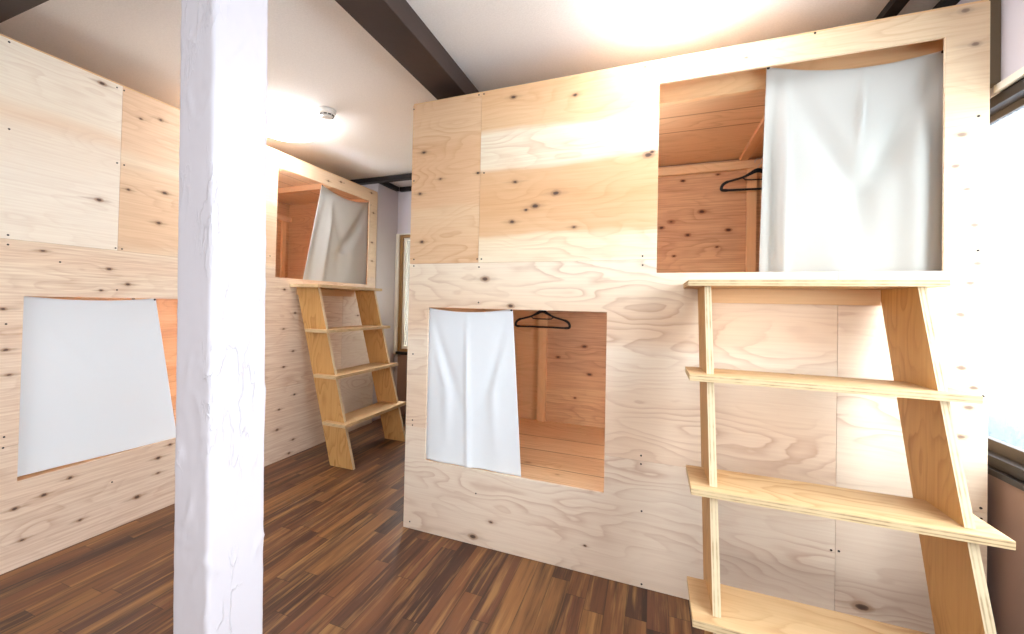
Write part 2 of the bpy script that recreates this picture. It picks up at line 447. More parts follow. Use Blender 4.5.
# window 1: dark aluminium frame, meeting stiles, frosted panes
bm = bmesh.new(); y0, y1, z0, z1 = W1; fx = .038
add_box(bm, XR + .006, XR + .10, y0, y1, z0, z0 + fx); add_box(bm, XR + .006, XR + .10, y0, y1, z1 - fx, z1)
add_box(bm, XR + .006, XR + .10, y0, y0 + fx, z0 + fx, z1 - fx); add_box(bm, XR + .006, XR + .10, y1 - fx, y1, z0 + fx, z1 - fx)
win = struct('window_1', bm, M['alu'])
ymid = (y0 + y1) / 2
for a, b, xo in ((y0 + fx, ymid + .02, .022), (ymid - .02, y1 - fx, .050)):
    bm = bmesh.new(); s = .042
    add_box(bm, XR + xo, XR + xo + .024, a, b, z0 + fx, z0 + fx + s); add_box(bm, XR + xo, XR + xo + .024, a, b, z1 - fx - s * .6, z1 - fx)
    add_box(bm, XR + xo, XR + xo + .024, a, a + s, z0 + fx + s, z1 - fx - s * .6); add_box(bm, XR + xo, XR + xo + .024, b - s, b, z0 + fx + s, z1 - fx - s * .6)
    sh = obj('sash', bm, M['alu_mid'], win)
    obj('glass_pane', box(XR + xo + .010, XR + xo + .015, a + s, b - s, z0 + fx + s, z1 - fx - s * .6), M['frosted'], sh)
bm = bmesh.new()
add_box(bm, XR - .012, XR + .006, y0 - .03, 2.085, z1, z1 + .026)
obj('casing', bm, M['casing'], win)
bm = bmesh.new(); add_box(bm, XR - .014, XR + .02, y0 - .03, y1 + .012, z0 - .02, z0)
obj('sill', bm, M['alu'], win)
struct('olive_strip', box(XR - .030, XR - .001, 2.072, 2.115, 2.085, CEIL - .001), paint('olive brown strip', '#6a5a46'))  # narrow olive brown strip from the casing end up to the ceiling
# window 2: brown timber sash in a cream casing on the far wall
bm = bmesh.new(); x0, x1, z0, z1 = W2
add_box(bm, x0, x0 + .035, Y1 - .01, Y1 + .08, z0, z1); add_box(bm, x1 - .035, x1, Y1 - .01, Y1 + .08, z0, z1)
add_box(bm, x0 + .035, x1 - .035, Y1 - .01, Y1 + .08, z1 - .03, z1); add_box(bm, x0 + .035, x1 - .035, Y1 - .01, Y1 + .08, z0, z0 + .03)
w2 = struct('window_2', bm, M['wood_window'])
bm = bmesh.new(); xm = (x0 + x1) / 2
for a, b in ((x0 + .035, xm), (xm, x1 - .035)):
    add_box(bm, a, a + .03, Y1 + .02, Y1 + .05, z0 + .03, z1 - .03); add_box(bm, b - .03, b, Y1 + .02, Y1 + .05, z0 + .03, z1 - .03)
    add_box(bm, a + .03, b - .03, Y1 + .02, Y1 + .05, z0 + .03, z0 + .06); add_box(bm, a + .03, b - .03, Y1 + .02, Y1 + .05, z1 - .06, z1 - .03)
obj('sash', bm, M['casing'], w2)
for a, b in ((x0 + .065, xm - .03), (xm + .03, x1 - .065)):
    obj('glass_pane', box(a, b, Y1 + .033, Y1 + .037, z0 + .06, z1 - .06), M['clear'], w2)
obj('casing', box(x0 - .043, x0, Y1 - .03, Y1 + .001, z0 - .03, z1 + .012), M['casing'], w2)
obj('casing', box(x0, x1 + .04, Y1 - .03, Y1 - .011, z1, z1 + .012), M['casing'], w2)
obj('sill', box(x0, x1 + .04, Y1 - .05, Y1 + .01, z0 - .03, z0), M['black_trim'], w2)
# weathered slats outside the far window
sl = thing('slat_screen', 'weathered pale grey upright slats outside the narrow far window', 'fence', (-2.15, 4.45, .3))
mslat = plywood('weathered slat', [(-3, '#b9b4a2'), (3, '#c9c5b6')], seed=5, ring='#6f7a66', ringamt=.8, axes='zx', rand=1, streak=.8)
for i in range(16): obj('slat', box(-.034, .034, -.01, .01, 0, 2.0), mslat, sl, loc=(-.62 + i * .082, 0, 0))
obj('cross_rail', box(-.66, .66, .011, .04, .3, .36), mslat, sl)
obj('cross_rail', box(-.66, .66, .011, .04, 1.6, 1.66), mslat, sl)

# beams, trims and the plastered post
bl, br = -1.183, -.998
t = thing('ceiling_beam', 'dark brown ceiling beam running from the white post to above the right-hand bunk', 'beam', ((bl + br) / 2, 2.2, BEAM_Z))
obj('timber', box((bl - br) / 2, (br - bl) / 2, 1.00 - 2.2 - .09, Y1 - 2.2 - .06, 0, CEIL - BEAM_Z - .001, .002), M['dark_brown'], t)
t = thing('ceiling_beam', 'dark cross beam at the upper left corner, over the head of the left bunk', 'beam', (-1.0, .83, BEAM_Z))
obj('timber', box(WALL_L + 1.0 + .001, 1.13 + 1.0, -.07, .072, 0, CEIL - BEAM_Z - .001, .002), M['dark_brown'], t)
for nm_, (x0, x1) in (('trim_1', (.895, .945)), ('trim_2', (1.085, 1.131))):
    struct(nm_, box(x0, x1, .95, Y1 - .07, 2.525, CEIL - .001), M['black_trim'])
bm = bmesh.new(); add_box(bm, -3.9, -1.19, 3.652, 3.718, 2.512, CEIL - .001); struct('trim_3', bm, M['black_trim'])
struct('trim_4', box(-2.699, -2.665, 3.72, Y1 - .04, 2.512, CEIL - .001), M['black_trim'])
struct('trim_5', box(-2.66, -1.19, Y1 - .04, Y1 - .001, 2.512, CEIL - .001), M['black_trim'])

def pillar():
    px0, px1, py0, py1, H = -1.156, -1.022, .727, .893, BEAM_Z - .001
    nx, ny, nz = 16, 20, 260
    loop = [(px0 + (px1 - px0) * i / nx, py0) for i in range(nx)] + [(px1, py0 + (py1 - py0) * i / ny) for i in range(ny)] + \
           [(px1 - (px1 - px0) * i / nx, py1) for i in range(nx)] + [(px0, py1 - (py1 - py0) * i / ny) for i in range(ny)]
    cx, cy = (px0 + px1) / 2, (py0 + py1) / 2
    bm = bmesh.new(); rows = []
    for k in range(nz + 1):
        z = H * k / nz; row = []
        for (x, y) in loop:
            p = Vector((x, y, z))
            a = noise.noise(Vector((x * 13, y * 13, z * 5.5)))
            b = noise.noise(Vector((x * 22 + 7, y * 22, z * 9 + 3)))
            ridge = max(0, 1 - abs(a) * 9) * max(0, b + .15)           # trowel ridges
            ridge2 = max(0, 1 - abs(noise.noise(Vector((x * 26 + 31, y * 26, z * 12)))) * 8) * max(0, noise.noise(Vector((x * 9, y * 9 + 5, z * 4))) )
            d = .0085 * ridge + .006 * ridge2 + .0012 * noise.noise(Vector((x * 40, y * 40, z * 25)))
            nxv = Vector((x - cx, 0)) if False else None
            ox = -1 if x <= px0 + 1e-6 else (1 if x >= px1 - 1e-6 else 0)
            oy = -1 if y <= py0 + 1e-6 else (1 if y >= py1 - 1e-6 else 0)
            v = Vector((ox, oy, 0))
            if v.length > 1.1: v = v.normalized() ; d -= .0035
            row.append(bm.verts.new(p + v * d - Vector((cx + .0281 * (z - 1.21), cy, 0))))
        rows.append(row)
    n = len(loop)
    for A, B in zip(rows, rows[1:]):
        for i in range(n): bm.faces.new((A[i], A[(i + 1) % n], B[(i + 1) % n], B[i]))
    bm.faces.new(rows[0][::-1]); bm.faces.new(rows[-1])
    o = obj('pillar', bm, M['plaster'], None, loc=(cx, cy, 0), smooth=True)
    tag(o, 'white square post with rough trowelled plaster standing in the left foreground', 'pillar')
pillar()

# ------------------------------------------------------------------ lamps and smoke alarm
def ceiling_light(x, y, r, label, glow):
    t = thing('ceiling_light', label, 'lamp', (x, y, CEIL), 0, None)
    bm = bmesh.new(); add_lathe(bm, [(0, -.001), (r * .96, -.001), (r * .96, -.022), (0, -.022)], 48)
    obj('base', bm, M['plastic_white'], t)
    bm = bmesh.new(); add_lathe(bm, [(0, -.023), (r, -.023), (r, -.055), (r * .93, -.082), (r * .75, -.100), (r * .4, -.112), (0, -.115)], 48)
    obj('diffuser', bm, glow, t, smooth=True)
ceiling_light(.09, 1.86, .25, 'lit round ceiling lamp right of the dark beam, above the right-hand bunk', M['lamp'])
ceiling_light(-2.46, 2.27, .235, 'lit round ceiling lamp left of the dark beam, partly behind the white post', M['lamp_strong'])
t = thing('smoke_detector', 'small white round smoke alarm on the ceiling beside the left lamp', 'smoke alarm', (-2.075, 2.255, CEIL))
bm = bmesh.new(); add_lathe(bm, [(0, -.001), (.062, -.001), (.062, -.012), (0, -.012)], 32); obj('mounting_plate', bm, M['plastic_white'], t)
bm = bmesh.new(); add_lathe(bm, [(0, -.012), (.058, -.012), (.056, -.032), (.036, -.044), (.034, -.054), (0, -.056)], 32); obj('housing', bm, M['plastic_white'], t, smooth=False)
for k in range(10):
    a = 2 * PI * k / 10 + .2
    obj('vent', box(-.010, .010, -.003, .003, -.004, .004), M['plastic_dark'], t, loc=((.046) * math.cos(a), .046 * math.sin(a), -.038), rot=(0, 0, a + PI / 2))

# ------------------------------------------------------------------ bunks
def sheet(poly, hole_cuts=(), th=.012):
    return prism_y(poly, 0, th)

def bunk(label, loc, rotz, q, mats, knots_screws):
    """two-storey plywood sleeping box; local x along its face, +y into it"""
    r = thing('bunk_pod', label, 'bunk bed', loc, rotz)
    xl, xr, zt, s1, s2 = q['xl'], q['xr'], q['zt'], q['s1'], q['s2']
    zb, zm = q['zb'], q['zm']                   # horizontal joints
    l0, l1, lb, lt = q['low']; u0, u1, ub, ut = q['up']
    dp = q['depth']; e = .0007; th = .012
    P = []
    # bottom sheet, notched by the lower opening
    P.append(('a', [(xl, .002), (s2 - e, .002), (s2 - e, zb - e), (l1, zb - e), (l1, lb), (l0, lb), (l0, zb - e), (xl, zb - e)]))
    P.append(('b', [(xl, zb + e), (l0, zb + e), (l0, lt), (l1, lt), (l1, zb + e), (s2 - e, zb + e), (s2 - e, ub), (u0, ub), (u0, zm - e), (xl, zm - e)]))
    P.append(('c', [(s2 + e, .002), (xr, .002), (xr, zb - e), (s2 + e, zb - e)]))
    P.append(('d', [(s2 + e, zb + e), (xr, zb + e), (xr, zm - e), (u1, zm - e), (u1, ub), (s2 + e, ub)]))
    P.append(('e', [(xl, zm + e), (s1 - e, zm + e), (s1 - e, zt), (xl, zt)]))
    P.append(('f', [(s1 + e, zm + e), (u0, zm + e), (u0, zt), (s1 + e, zt)]))
    P.append(('g', [(u0 + .0002, ut), (u1, ut), (u1, zm + e), (xr, zm + e), (xr, zt), (u0 + .0002, zt)]))
    for k, poly in P: obj('front_panel', sheet(poly), mats[k], r)
    # frame and lining behind the front
    obj('end_panel', box(xl, xl + .012, th + .0005, dp, .002, zt), M['lining_ply'], r)
    obj('end_panel', box(xr - .012, xr, th + .0005, dp, .002, zt), q.get('end_mat', M['lining_ply']), r)
    obj('top_panel', box(xl + .001, xr - .001, .004, dp, zt + .0003, zt + .0095), M['rail'], r)
    sx = q['stud']
    cb = q.get('back', M['cedar'])
    obj('back_panel', box(xl + .013, sx - .0005, dp - .012, dp, .002, 1.34), M['lining_ply'], r)
    obj('back_panel', box(sx, xr - .013, dp - .012, dp, .002, 1.34), cb, r)
    obj('back_panel', box(xl + .013, xr - .013, dp - .012, dp, 1.341, q['ceil'] - .001), cb, r)
    obj('lower_deck', box(xl + .013, xr - .013, th + .001, dp - .0125, lb - .045, lb - .012), M['deck'], r)
    obj('upper_deck', box(xl + .013, xr - .013, th + .001, dp - .0125, 1.335, 1.385), M['lining_ceiling'], r)
    hy = .1 if q['ceil'] < ut else .0005
    obj('lining_ceiling', box(xl + .013, xr - .013, th + hy + (.03 if q['ceil'] < ut else 0), dp - .0125, q['ceil'], q['ceil'] + .018), M['lining_ceiling'], r)
    for jx in q['joists']: obj('joist', box(jx - .024, jx + .024, th + hy + .031, dp - .053, q['ceil'] - q['drop'], q['ceil'] - .0005), M['joist'], r)
    obj('wall_rail', box(xl + .013, xr - .013, dp - .052, dp - .0125, q['rail'] - .05, q['rail']), M['rail'], r)
    obj('wall_rail', box(xl + .013, xr - .013, dp - .052, dp - .0125, 1.255, 1.30), M['rail'], r)
    obj('stud', box(sx - .062, sx - .001, dp - .052, dp - .0125, lb - .0115, 1.2545), M['stud'], r)
    for lx, lz in ((q['fill_low'], 1.02), (q['fill_up'], 2.02)):  # added fill lights, out of view behind the front panels
        bm = bmesh.new(); add_lathe(bm, [(0, 0), (.045, 0), (.045, .012), (.02, .02), (.02, .05), (0, .05)], 24)
        lb_ = obj('fill_base', bm, M['plastic_white'], r, loc=(lx, .0125, lz), rot=(-PI / 2, 0, 0))
        bm = bmesh.new(); add_lathe(bm, [(0, .0505), (.02, .0505), (.042, .075), (.05, .10), (.042, .125), (.02, .142), (0, .145)], 24)
        obj('fill_globe', bm, q.get('globe', M['bunk_fill']), lb_, smooth=True)
    ux = q['ustud']
    obj('stud', box(ux - .026, ux + .026, dp - .036, dp - .0125, 1.3855, q['rail'] - .0505), M['stud'], r)
    obj('header', box(xl + .013, xr - .013, th + hy, th + hy + .029, q['ceil'] - .012 if q['ceil'] < ut else ut + .006, zt - .001), M['rail'], r)
    sc = bmesh.new(); add_lathe(sc, [(0, 0), (.0042, 0), (.0042, .0015), (.002, .0022), (0, .0022)], 10)
    so = None
    for (x, z) in knots_screws:
        inside = (l0 < x < l1 and lb < z < lt) or (u0 < x < u1 and ub < z < ut)
        if inside: continue
        if so is None: so = obj('screw', sc, M['screw'], r, loc=(x, -.0001, z), rot=(PI / 2, 0, 0)); o = so
        else:
            o = so.copy(); C.objects.link(o); o.parent = r; o.location = (x, -.0001, z)
    return r

# knots (x, z, size) and screws (x, z) on the two faces
RK = [(-0.676, 2.329, 1), (-0.362, 2.286, 0.8), (-0.658, 1.888, 1), (-0.446, 1.814, 1.3), (-0.55, 1.757, 1.2), (-0.597, 1.74, 0.7), (-0.67, 1.683, 1), (-0.355, 1.642, 0.8), (-0.025, 1.955, 1.3), (-0.01, 1.967, 0.8), (-1.196, 2.102, 1), (-1.215, 1.87, 0.9), (-1.088, 1.943, 0.8), (-1.195, 1.599, 0.9), (-0.865, 1.954, 0.7), (-0.811, 1.391, 1.4), (-0.668, 1.253, 1.1), (-0.849, 0.043, 1.4), (-0.75, 0.139, 0.7), (-0.275, 0.129, 0.5), (0.754, 0.141, 1.7), (1.06, 2.232, 1), (1.026, 1.909, 1.2), (1.009, 1.797, 1), (1.04, 1.711, 0.9), (1.061, 1.58, 1), (1.069, 1.442, 1), (1.05, 1.373, 1), (1.025, 1.26, 1), (1.028, 1.069, 1.1), (1.061, 1.0, 0.9), (1.048, 0.929, 1), (1.029, 0.823, 0.9), (0.352, 2.325, 0.8), (1.033, 2.359, 1.2)]
RS = [(-1.267, 2.356), (-0.869, 2.372), (-0.84, 2.372), (-1.256, 1.947), (-1.244, 1.502), (-1.243, 1.465), (-0.858, 1.497), (-0.834, 1.496), (-0.847, 1.454), (-0.043, 1.494), (-0.042, 1.453), (-0.845, 1.267), (-1.235, 0.971), (-1.228, 0.603), (-1.227, 0.575), (-0.836, 0.269), (-1.23, 0.039), (-0.035, 0.591), (-0.035, 0.553), (-0.029, 0.343), (-0.024, 0.018), (-0.046, 2.363), (0.589, 2.377), (1.069, 1.97), (1.07, 1.489), (1.085, 0.974), (1.081, 0.581), (1.082, 0.544), (0.683, 0.335), (0.659, 0.333), (-0.865, 1.954), (-0.83, 1.951)]
LK = [(1.276, 2.367, 1.3), (1.28, 1.758, 1.3), (1.563, 2.294, 1.2), (1.598, 1.874, 1.3), (1.57, 1.691, 1.3), (1.411, 1.845, 0.9), (1.461, 2.258, 0.8), (1.068, 1.465, 0.9), (1.334, 1.402, 1), (1.424, 1.324, 1), (1.302, 1.286, 0.8), (0.942, 1.19, 1), (1.503, 0.126, 1.4), (1.103, 0.301, 1), (1.003, 0.278, 1.2), (1.2, 0.346, 1), (1.608, 0.312, 1.2), (1.673, 0.371, 1), (1.61, 0.223, 1), (2.498, 1.338, 1), (2.611, 1.153, 1), (2.501, 1.029, 1), (2.601, 0.846, 1), (2.629, 0.491, 1), (2.478, 0.402, 1), (2.627, 0.128, 1.1), (2.512, 0.729, 1), (3.404, 1.119, 1), (2.949, 2.321, 1), (3.112, 2.357, 1), (3.572, 2.371, 1), (3.613, 2.174, 1), (3.601, 1.867, 1), (3.609, 1.677, 1), (0.956, 1.007, 1), (0.969, 0.893, 1), (1.032, 0.123, 1), (1.246, 0.116, 1), (2.464, 0.248, 1.2), (2.589, 0.03, 1.1)]
LS = [(0.93, 2.383), (0.94, 1.996), (0.949, 1.522), (0.95, 1.479), (1.342, 2.378), (1.375, 2.378), (1.354, 1.975), (1.387, 1.974), (1.36, 1.517), (1.39, 1.516), (1.373, 1.292), (0.953, 1.123), (0.96, 0.617), (0.958, 0.569), (1.38, 0.257), (3.154, 2.359), (3.568, 2.247), (2.353, 1.587), (2.624, 0.496), (1.132, 1.419)]

LK = [(a, b, c * .74) for a, b, c in LK]
RK = [(a, b, c * .9) for a, b, c in RK]

# right-hand bunk: bands are read up the sheet (height, colour)
RM = {
 'a': plywood('right bunk bottom sheet', [(0, '#e0c8ac'), (.2, '#e4d0b6'), (.4, '#e8d8c0'), (.57, '#e6d2b8')], RK, 1.0, '#aa7654', .62, pale=.34, palecol=(.86, .755, .67, 1), tails=.28),
 'b': plywood('right bunk middle sheet', [(.57, '#e4c6a4'), (.80, '#e6caa8'), (.93, '#ecd8bc'), (1.05, '#f0e0c6'), (1.13, '#e6c6a0'), (1.22, '#e3c29a'), (1.30, '#e9cfac'), (1.40, '#efdcbc'), (1.48, '#f0dfc2')], RK, 2.0, '#aa7654', .62, pale=.34, palecol=(.86, .755, .67, 1), tails=.28),
 'c': plywood('right bunk low corner sheet', [(0, '#dfc9ae'), (.57, '#e4d0b6')], RK, 3.0, '#aa7654', .62, pale=.34, palecol=(.86, .755, .67, 1), tails=.28),
 'd': plywood('right bunk corner sheet', [(.57, '#e6d0b2'), (.9, '#eadabf'), (1.2, '#e4c8a6'), (1.48, '#e6ccac')], RK, 4.0, '#aa7654', .62, pale=.34, palecol=(.86, .755, .67, 1), knotcol=('#8a7464', '#b69c84'), tails=.28),
 'e': plywood('right bunk upper left sheet', [(1.48, '#e2bb90'), (1.62, '#e3bd92'), (1.76, '#e6c59c'), (1.80, '#e2b88c'), (2.1, '#e0b487'), (2.2, '#e4c096'), (2.4, '#e0b68a')], RK, 5.0, '#b87a4a', .6, streak=.4, pale=.1, palecol=(.86, .755, .67, 1), tails=.28),
 'f': plywood('right bunk upper sheet', [(1.48, '#f0e0c2'), (1.60, '#efdcba'), (1.63, '#e0b587'), (1.80, '#dcab79'), (1.94, '#e0b587'), (1.98, '#f0e2c6'), (2.14, '#f1e5cc'), (2.18, '#e3bd90'), (2.40, '#deb080')], RK, 6.0, '#bd8450', .42, streak=.4, pale=.08, palecol=(.86, .755, .67, 1), tails=.28),
 'g': plywood('right bunk upper corner sheet', [(1.42, '#e6d2b6'), (1.8, '#e6d0b0'), (1.95, '#dfc39c'), (2.2, '#e2c9a2'), (2.4, '#dfc298')], RK, 7.0, '#b4845a', .4, streak=.4, pale=.16, palecol=(.86, .755, .67, 1), knotcol=('#8a7464', '#b69c84'), tails=.28),
}
RQ = dict(xl=-1.271, xr=1.098, zt=2.379, ceil=2.245, drop=.022, rail=2.222, s1=-.852, s2=.672, zb=.567, zm=1.477, low=(-1.144, -.194, .391, 1.235), up=(.017, .980, 1.417, 2.275),
          fill_low=.42, fill_up=-.42, depth=1.15, stud=-.735, ustud=.585, joists=(-.6, .03 - .35, .535, .95))
bunk('knotty plywood bunk box in the centre and right, nearest the frosted window', (0, FACE_R, 0), 0, RQ, RM, RS)
LMt = {
 'a': plywood('left bunk bottom sheet', [(0, '#e0c4a8'), (.2, '#e4caac'), (.4, '#e2c2a0'), (.57, '#e6cdb0')], LK, 11.0, '#a9744e', .5, streak=.7, pale=.42, palecol=(.88, .77, .67, 1), tails=.5),
 'b': plywood('left bunk middle sheet', [(.57, '#e4c8a8'), (.9, '#e8ceb0'), (1.1, '#e6c8a6'), (1.25, '#ead2b2'), (1.36, '#ecd6b4'), (1.44, '#e6c49c'), (1.50, '#ecd4b0')], LK, 12.0, '#a9744e', .5, streak=.7, pale=.42, palecol=(.88, .77, .67, 1), tails=.5),
 'c': plywood('left bunk low corner sheet', [(0, '#d8c2a8'), (.57, '#dcc8b0')], LK, 13.0, '#a9744e', .5, pale=.42, palecol=(.88, .77, .67, 1), tails=.5),
 'd': plywood('left bunk corner sheet', [(.57, '#d8c2ac'), (1.2, '#dcc6ac'), (1.35, '#d4b492'), (1.50, '#e0c4a0')], LK, 14.0, '#a9744e', .5, pale=.42, palecol=(.88, .77, .67, 1), tails=.5),
 'e': plywood('left bunk upper left sheet', [(1.50, '#f2e8d4'), (1.8, '#f3ead8'), (2.02, '#f0e2cc'), (2.08, '#ecd2b2'), (2.14, '#f3e8d2'), (2.4, '#f4ebd8')], LK, 15.0, '#a9744e', .22, pale=.25, palecol=(.88, .77, .67, 1), tails=.5),
 'f': plywood('left bunk upper sheet', [(1.50, '#eed6b2'), (1.56, '#e4bc8e'), (1.80, '#e3ba8c'), (1.95, '#e7c499'), (2.0, '#efdab8'), (2.06, '#e5bf94'), (2.4, '#e4bd92')], LK, 16.0, '#a9744e', .35, streak=.4, pale=.25, palecol=(.88, .77, .67, 1), tails=.5),
 'g': plywood('left bunk upper corner sheet', [(1.42, '#dcbf96'), (1.9, '#dfc49e'), (2.4, '#dcbb8e')], LK, 17.0, '#a9744e', .5, pale=.25, palecol=(.88, .77, .67, 1), tails=.5),
}
LQ = dict(xl=.882, xr=3.677, zt=2.397, ceil=2.352, drop=.05, rail=2.20, s1=1.37, s2=3.18, zb=.57, zm=1.505, low=(1.008, 2.13, .40, 1.249), up=(2.407, 3.548, 1.43, 2.283),
          fill_low=2.75, fill_up=2.22, depth=1.22, stud=2.16, ustud=3.58, joists=(1.3, 1.9, 2.55, 3.1), end_mat=M['cedar_light'], globe=M['bunk_fill_bright'], back=M['cedar_light'])
bunk('bunk box of knotty plywood along the left wall, partly hidden by the white post', (FACE_L, 0, 0), PI / 2, LQ, LMt, LS)

# ------------------------------------------------------------------ step ladders
def ladder(label, loc, rotz, q):
    """leaning plank ladder; local x along the bunk face, -y out from it"""
    r = thing('step_ladder', label, 'ladder', loc, rotz)
    a, b, w, t, tr = q['a'], q['b'], q['w'], q['t'], q['tr']
    fr = lambda z: -(a - b * z)                     # y of the uprights' front edge
    ztop = q['top']
    zs = [q['top']] + q['rungs']
    for x in (q['xl'], q['xr']):
        bk = lambda z: min(fr(z) + w, -.0015)
        line = [(fr(0), 0)]
        for z in reversed(q['rungs']):
            yb = fr(z) + w - q['rb'] + .0004
            line += [(fr(z - tr), z - tr - .0004), (yb, z - tr - .0004), (yb, z + .0004), (fr(z), z + .0004)]
        zt = ztop - tr - .0004
        zk = (-.0015 - w + q['a']) / q['b']           # where the back edge meets the bunk
        line += [(fr(zt), zt), (bk(zt), zt)] + ([(-.0015, zk)] if zk < zt else []) + [(bk(0), 0)]
        bm = prism_x(line, 0, t)
        o = obj('upright', bm, [M['ladder_up'], M['edge_x']], r, loc=(x, 0, 0))
        for p in o.data.polygons: p.material_index = 0 if abs(p.normal.x) > .5 else 1
    for z in q['rungs']:
        bm = box(q['rl'], q['rr'], fr(z) - q['rf'], fr(z) + w - q['rb'], -tr, 0, .0008)
        o = obj('tread', bm, [M['ladder_flat'], M['edge_z']], r, loc=(0, 0, z))
        for p in o.data.polygons: p.material_index = 0 if abs(p.normal.z) > .5 else 1
    bm = box(q['rl'], q['rr'] + q.get('tx', 0), fr(ztop) - q['rf'] + .003, -.0015, -tr, 0, .0008)
    o = obj('top_shelf', bm, [M['ladder_flat'], M['edge_z']], r, loc=(0, 0, ztop))
    for p in o.data.polygons: p.material_index = 0 if abs(p.normal.z) > .5 else 1
    obj('cleat', box(q['xl'] + t + .001, q['xr'] - .001, -.022, -.0015, ztop - tr - .06, ztop - tr - .001), M['rail'], r)
    return r
k = 10.15
RL = dict(a=FACE_R - 1.775 + .3424 * 1.26, b=.3424, w=.252, t=.0223, tr=.0225, top=1.369, rungs=[1.0296, .681, .339], xl=.183, xr=.795, rl=.126, rr=.873, rf=.0386, rb=.07, tx=-.012)
ladder('plank ladder of yellow plywood at the right end of the central bunk', (0, FACE_R, 0), 0, RL)
LL = dict(a=.632, b=.2816, w=.218, t=.026, tr=.024, top=1.385, rungs=[1.035, .690, .338], xl=2.592, xr=3.312, rl=2.545, rr=3.390, rf=.05, rb=.05)
ladder('yellow plywood plank ladder against the left bunk, seen in the gap behind the post', (FACE_L, 0, 0), PI / 2, LL)

# ------------------------------------------------------------------ curtains
def curtain(label, loc, rotz, tl, tr_, bl_, br_, sag, mat, folds, nx=90, nz=100, pins=True, amp=1.0, hem=True):
    """sheet pinned at two corners; corners are (x, z) on the face, folds = function (s, t) -> y"""
    bm = bmesh.new(); rows = []
    ox, oz = (tl[0] + tr_[0]) / 2, tl[1]
    for j in range(nz + 1):
        t = j / nz; row = []
        for i in range(nx + 1):
            s = i / nx
            top = Vector((tl[0] + (tr_[0] - tl[0]) * s, tl[1] + (tr_[1] - tl[1]) * s - sag * (1 - (2 * s - 1) ** 2)))
            e = .5 + .5 * math.copysign(abs(2 * s - 1) ** 1.0, 2 * s - 1)
            bot = Vector((bl_[0] + (br_[0] - bl_[0]) * s, bl_[1] + (br_[1] - bl_[1]) * s))
            p = top.lerp(bot, t)
            row.append(bm.verts.new((p.x - ox, folds(s, t), p.y - oz)))
        rows.append(row)
    for A, B in zip(rows, rows[1:]):
        for i in range(nx): bm.faces.new((A[i], A[i + 1], B[i + 1], B[i]))
    if rotz == 0: pos = (ox, loc, oz)
    else: pos = (loc, ox, oz)
    r = thing('curtain', label, 'curtain', pos, rotz)
    o = obj('cloth', bm, mat, r, smooth=True)
    md = o.modifiers.new('thickness', 'SOLIDIFY'); md.thickness = .0012; md.offset = 0
    if pins:
        for (x, z) in (tl, tr_):
            b = bmesh.new(); add_lathe(b, [(0, 0), (.006, 0), (.006, .002), (0, .003)], 10)
            xx = x - ox + (.006 if x < ox else -.006)
            obj('pin', b, M['screw'], r, loc=(xx, folds(0 if x < ox else 1, 0) - .0012, z - oz - .008), rot=(PI / 2, 0, 0))
    return r

def ridge(x, c, w): return math.exp(-((x - c) / w) ** 2)
# lower opening of the right bunk: two drag lines meeting in a centre fold
def f1(s, t):
    y = .0
    d = abs(s - .5)
    y += -.013 * ridge(s, .48, .03) * min(1, t * 2.5)
    y += .016 * ridge(d, .5 - .42 * min(1, t * 1.5), .07) * math.sin(PI * min(1, t * 1.4)) * (1 - .5 * t)
    y += -.013 * ridge(d, .5 - .25 * min(1, t * 2.0), .05) * math.sin(PI * min(1, t * 1.1))
    y += .004 * math.sin(9 * s + 2 * t) * t + .003 * math.sin(21 * s + 1) * t
    return y
curtain('white sheet over the left half of the low opening in the central bunk', FACE_R + .036, 0, (-1.165, 1.233), (-.668, 1.239), (-1.17, .384), (-.603, .384), .022, M['cloth'], f1)
# upper opening of the right bunk: heavy swags
def f2(s, t):
    y = 0
    y += .030 * ridge(s, .06 + .02 * t, .035) * min(1, t * 2) - .022 * ridge(s, .13, .035) * min(1, t * 3)
    k = min(1, t * 1.6)
    y += .036 * ridge(s, 1 - .45 * k, .09) * math.sin(PI * min(1, t * .95 + .03))
    y += -.04 * ridge(s, .86 - .03 * t, .07) * min(1, t * 2.2) * (1 - .3 * t)
    y += .028 * ridge(s, .12 + .45 * k, .09) * math.sin(PI * min(1, t * 1.05))
    y += -.018 * ridge(s, .58 - .1 * t, .018) * ridge(t, .22, .13)
    y += .012 * math.sin(7 * s + 1.5) * t + .006 * math.sin(17 * s + 3 * t) * t
    return y
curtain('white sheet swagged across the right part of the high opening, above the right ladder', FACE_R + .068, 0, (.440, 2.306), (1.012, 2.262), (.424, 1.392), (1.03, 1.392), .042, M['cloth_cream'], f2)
# low opening of the left bunk: almost flat
def f3(s, t): return .006 * math.sin(PI * s) * (1 - t) + .007 * ridge(abs(s - .5), .5 - .45 * min(1, t * 2), .12) * math.sin(PI * min(1, t * 2)) + .003 * math.sin(8 * s) * t
curtain('flat white sheet covering the low opening of the left bunk', FACE_L - .03, PI / 2, (1.003, 1.252), (1.585, 1.251), (1.003, .412), (1.735, .392), .018, M['cloth'], f3)
def f4(s, t):
    y = .022 * ridge(s, .10, .05) * min(1, t * 2) - .022 * ridge(s, .24, .05) * min(1, t * 3)
    k = min(1, t * 1.6)
    y += .028 * ridge(s, 1 - .5 * k, .1) * math.sin(PI * min(1, t)) + .02 * ridge(s, .2 + .4 * k, .08) * math.sin(PI * min(1, t * 1.1)) + .008 * math.sin(9 * s) * t
    return y
curtain('white sheet across the high opening of the left bunk, above the far ladder', FACE_L - .06, PI / 2, (2.935, 2.292), (3.60, 2.286), (2.735, 1.39), (3.60, 1.39), .05, M['cloth_cream'], f4)

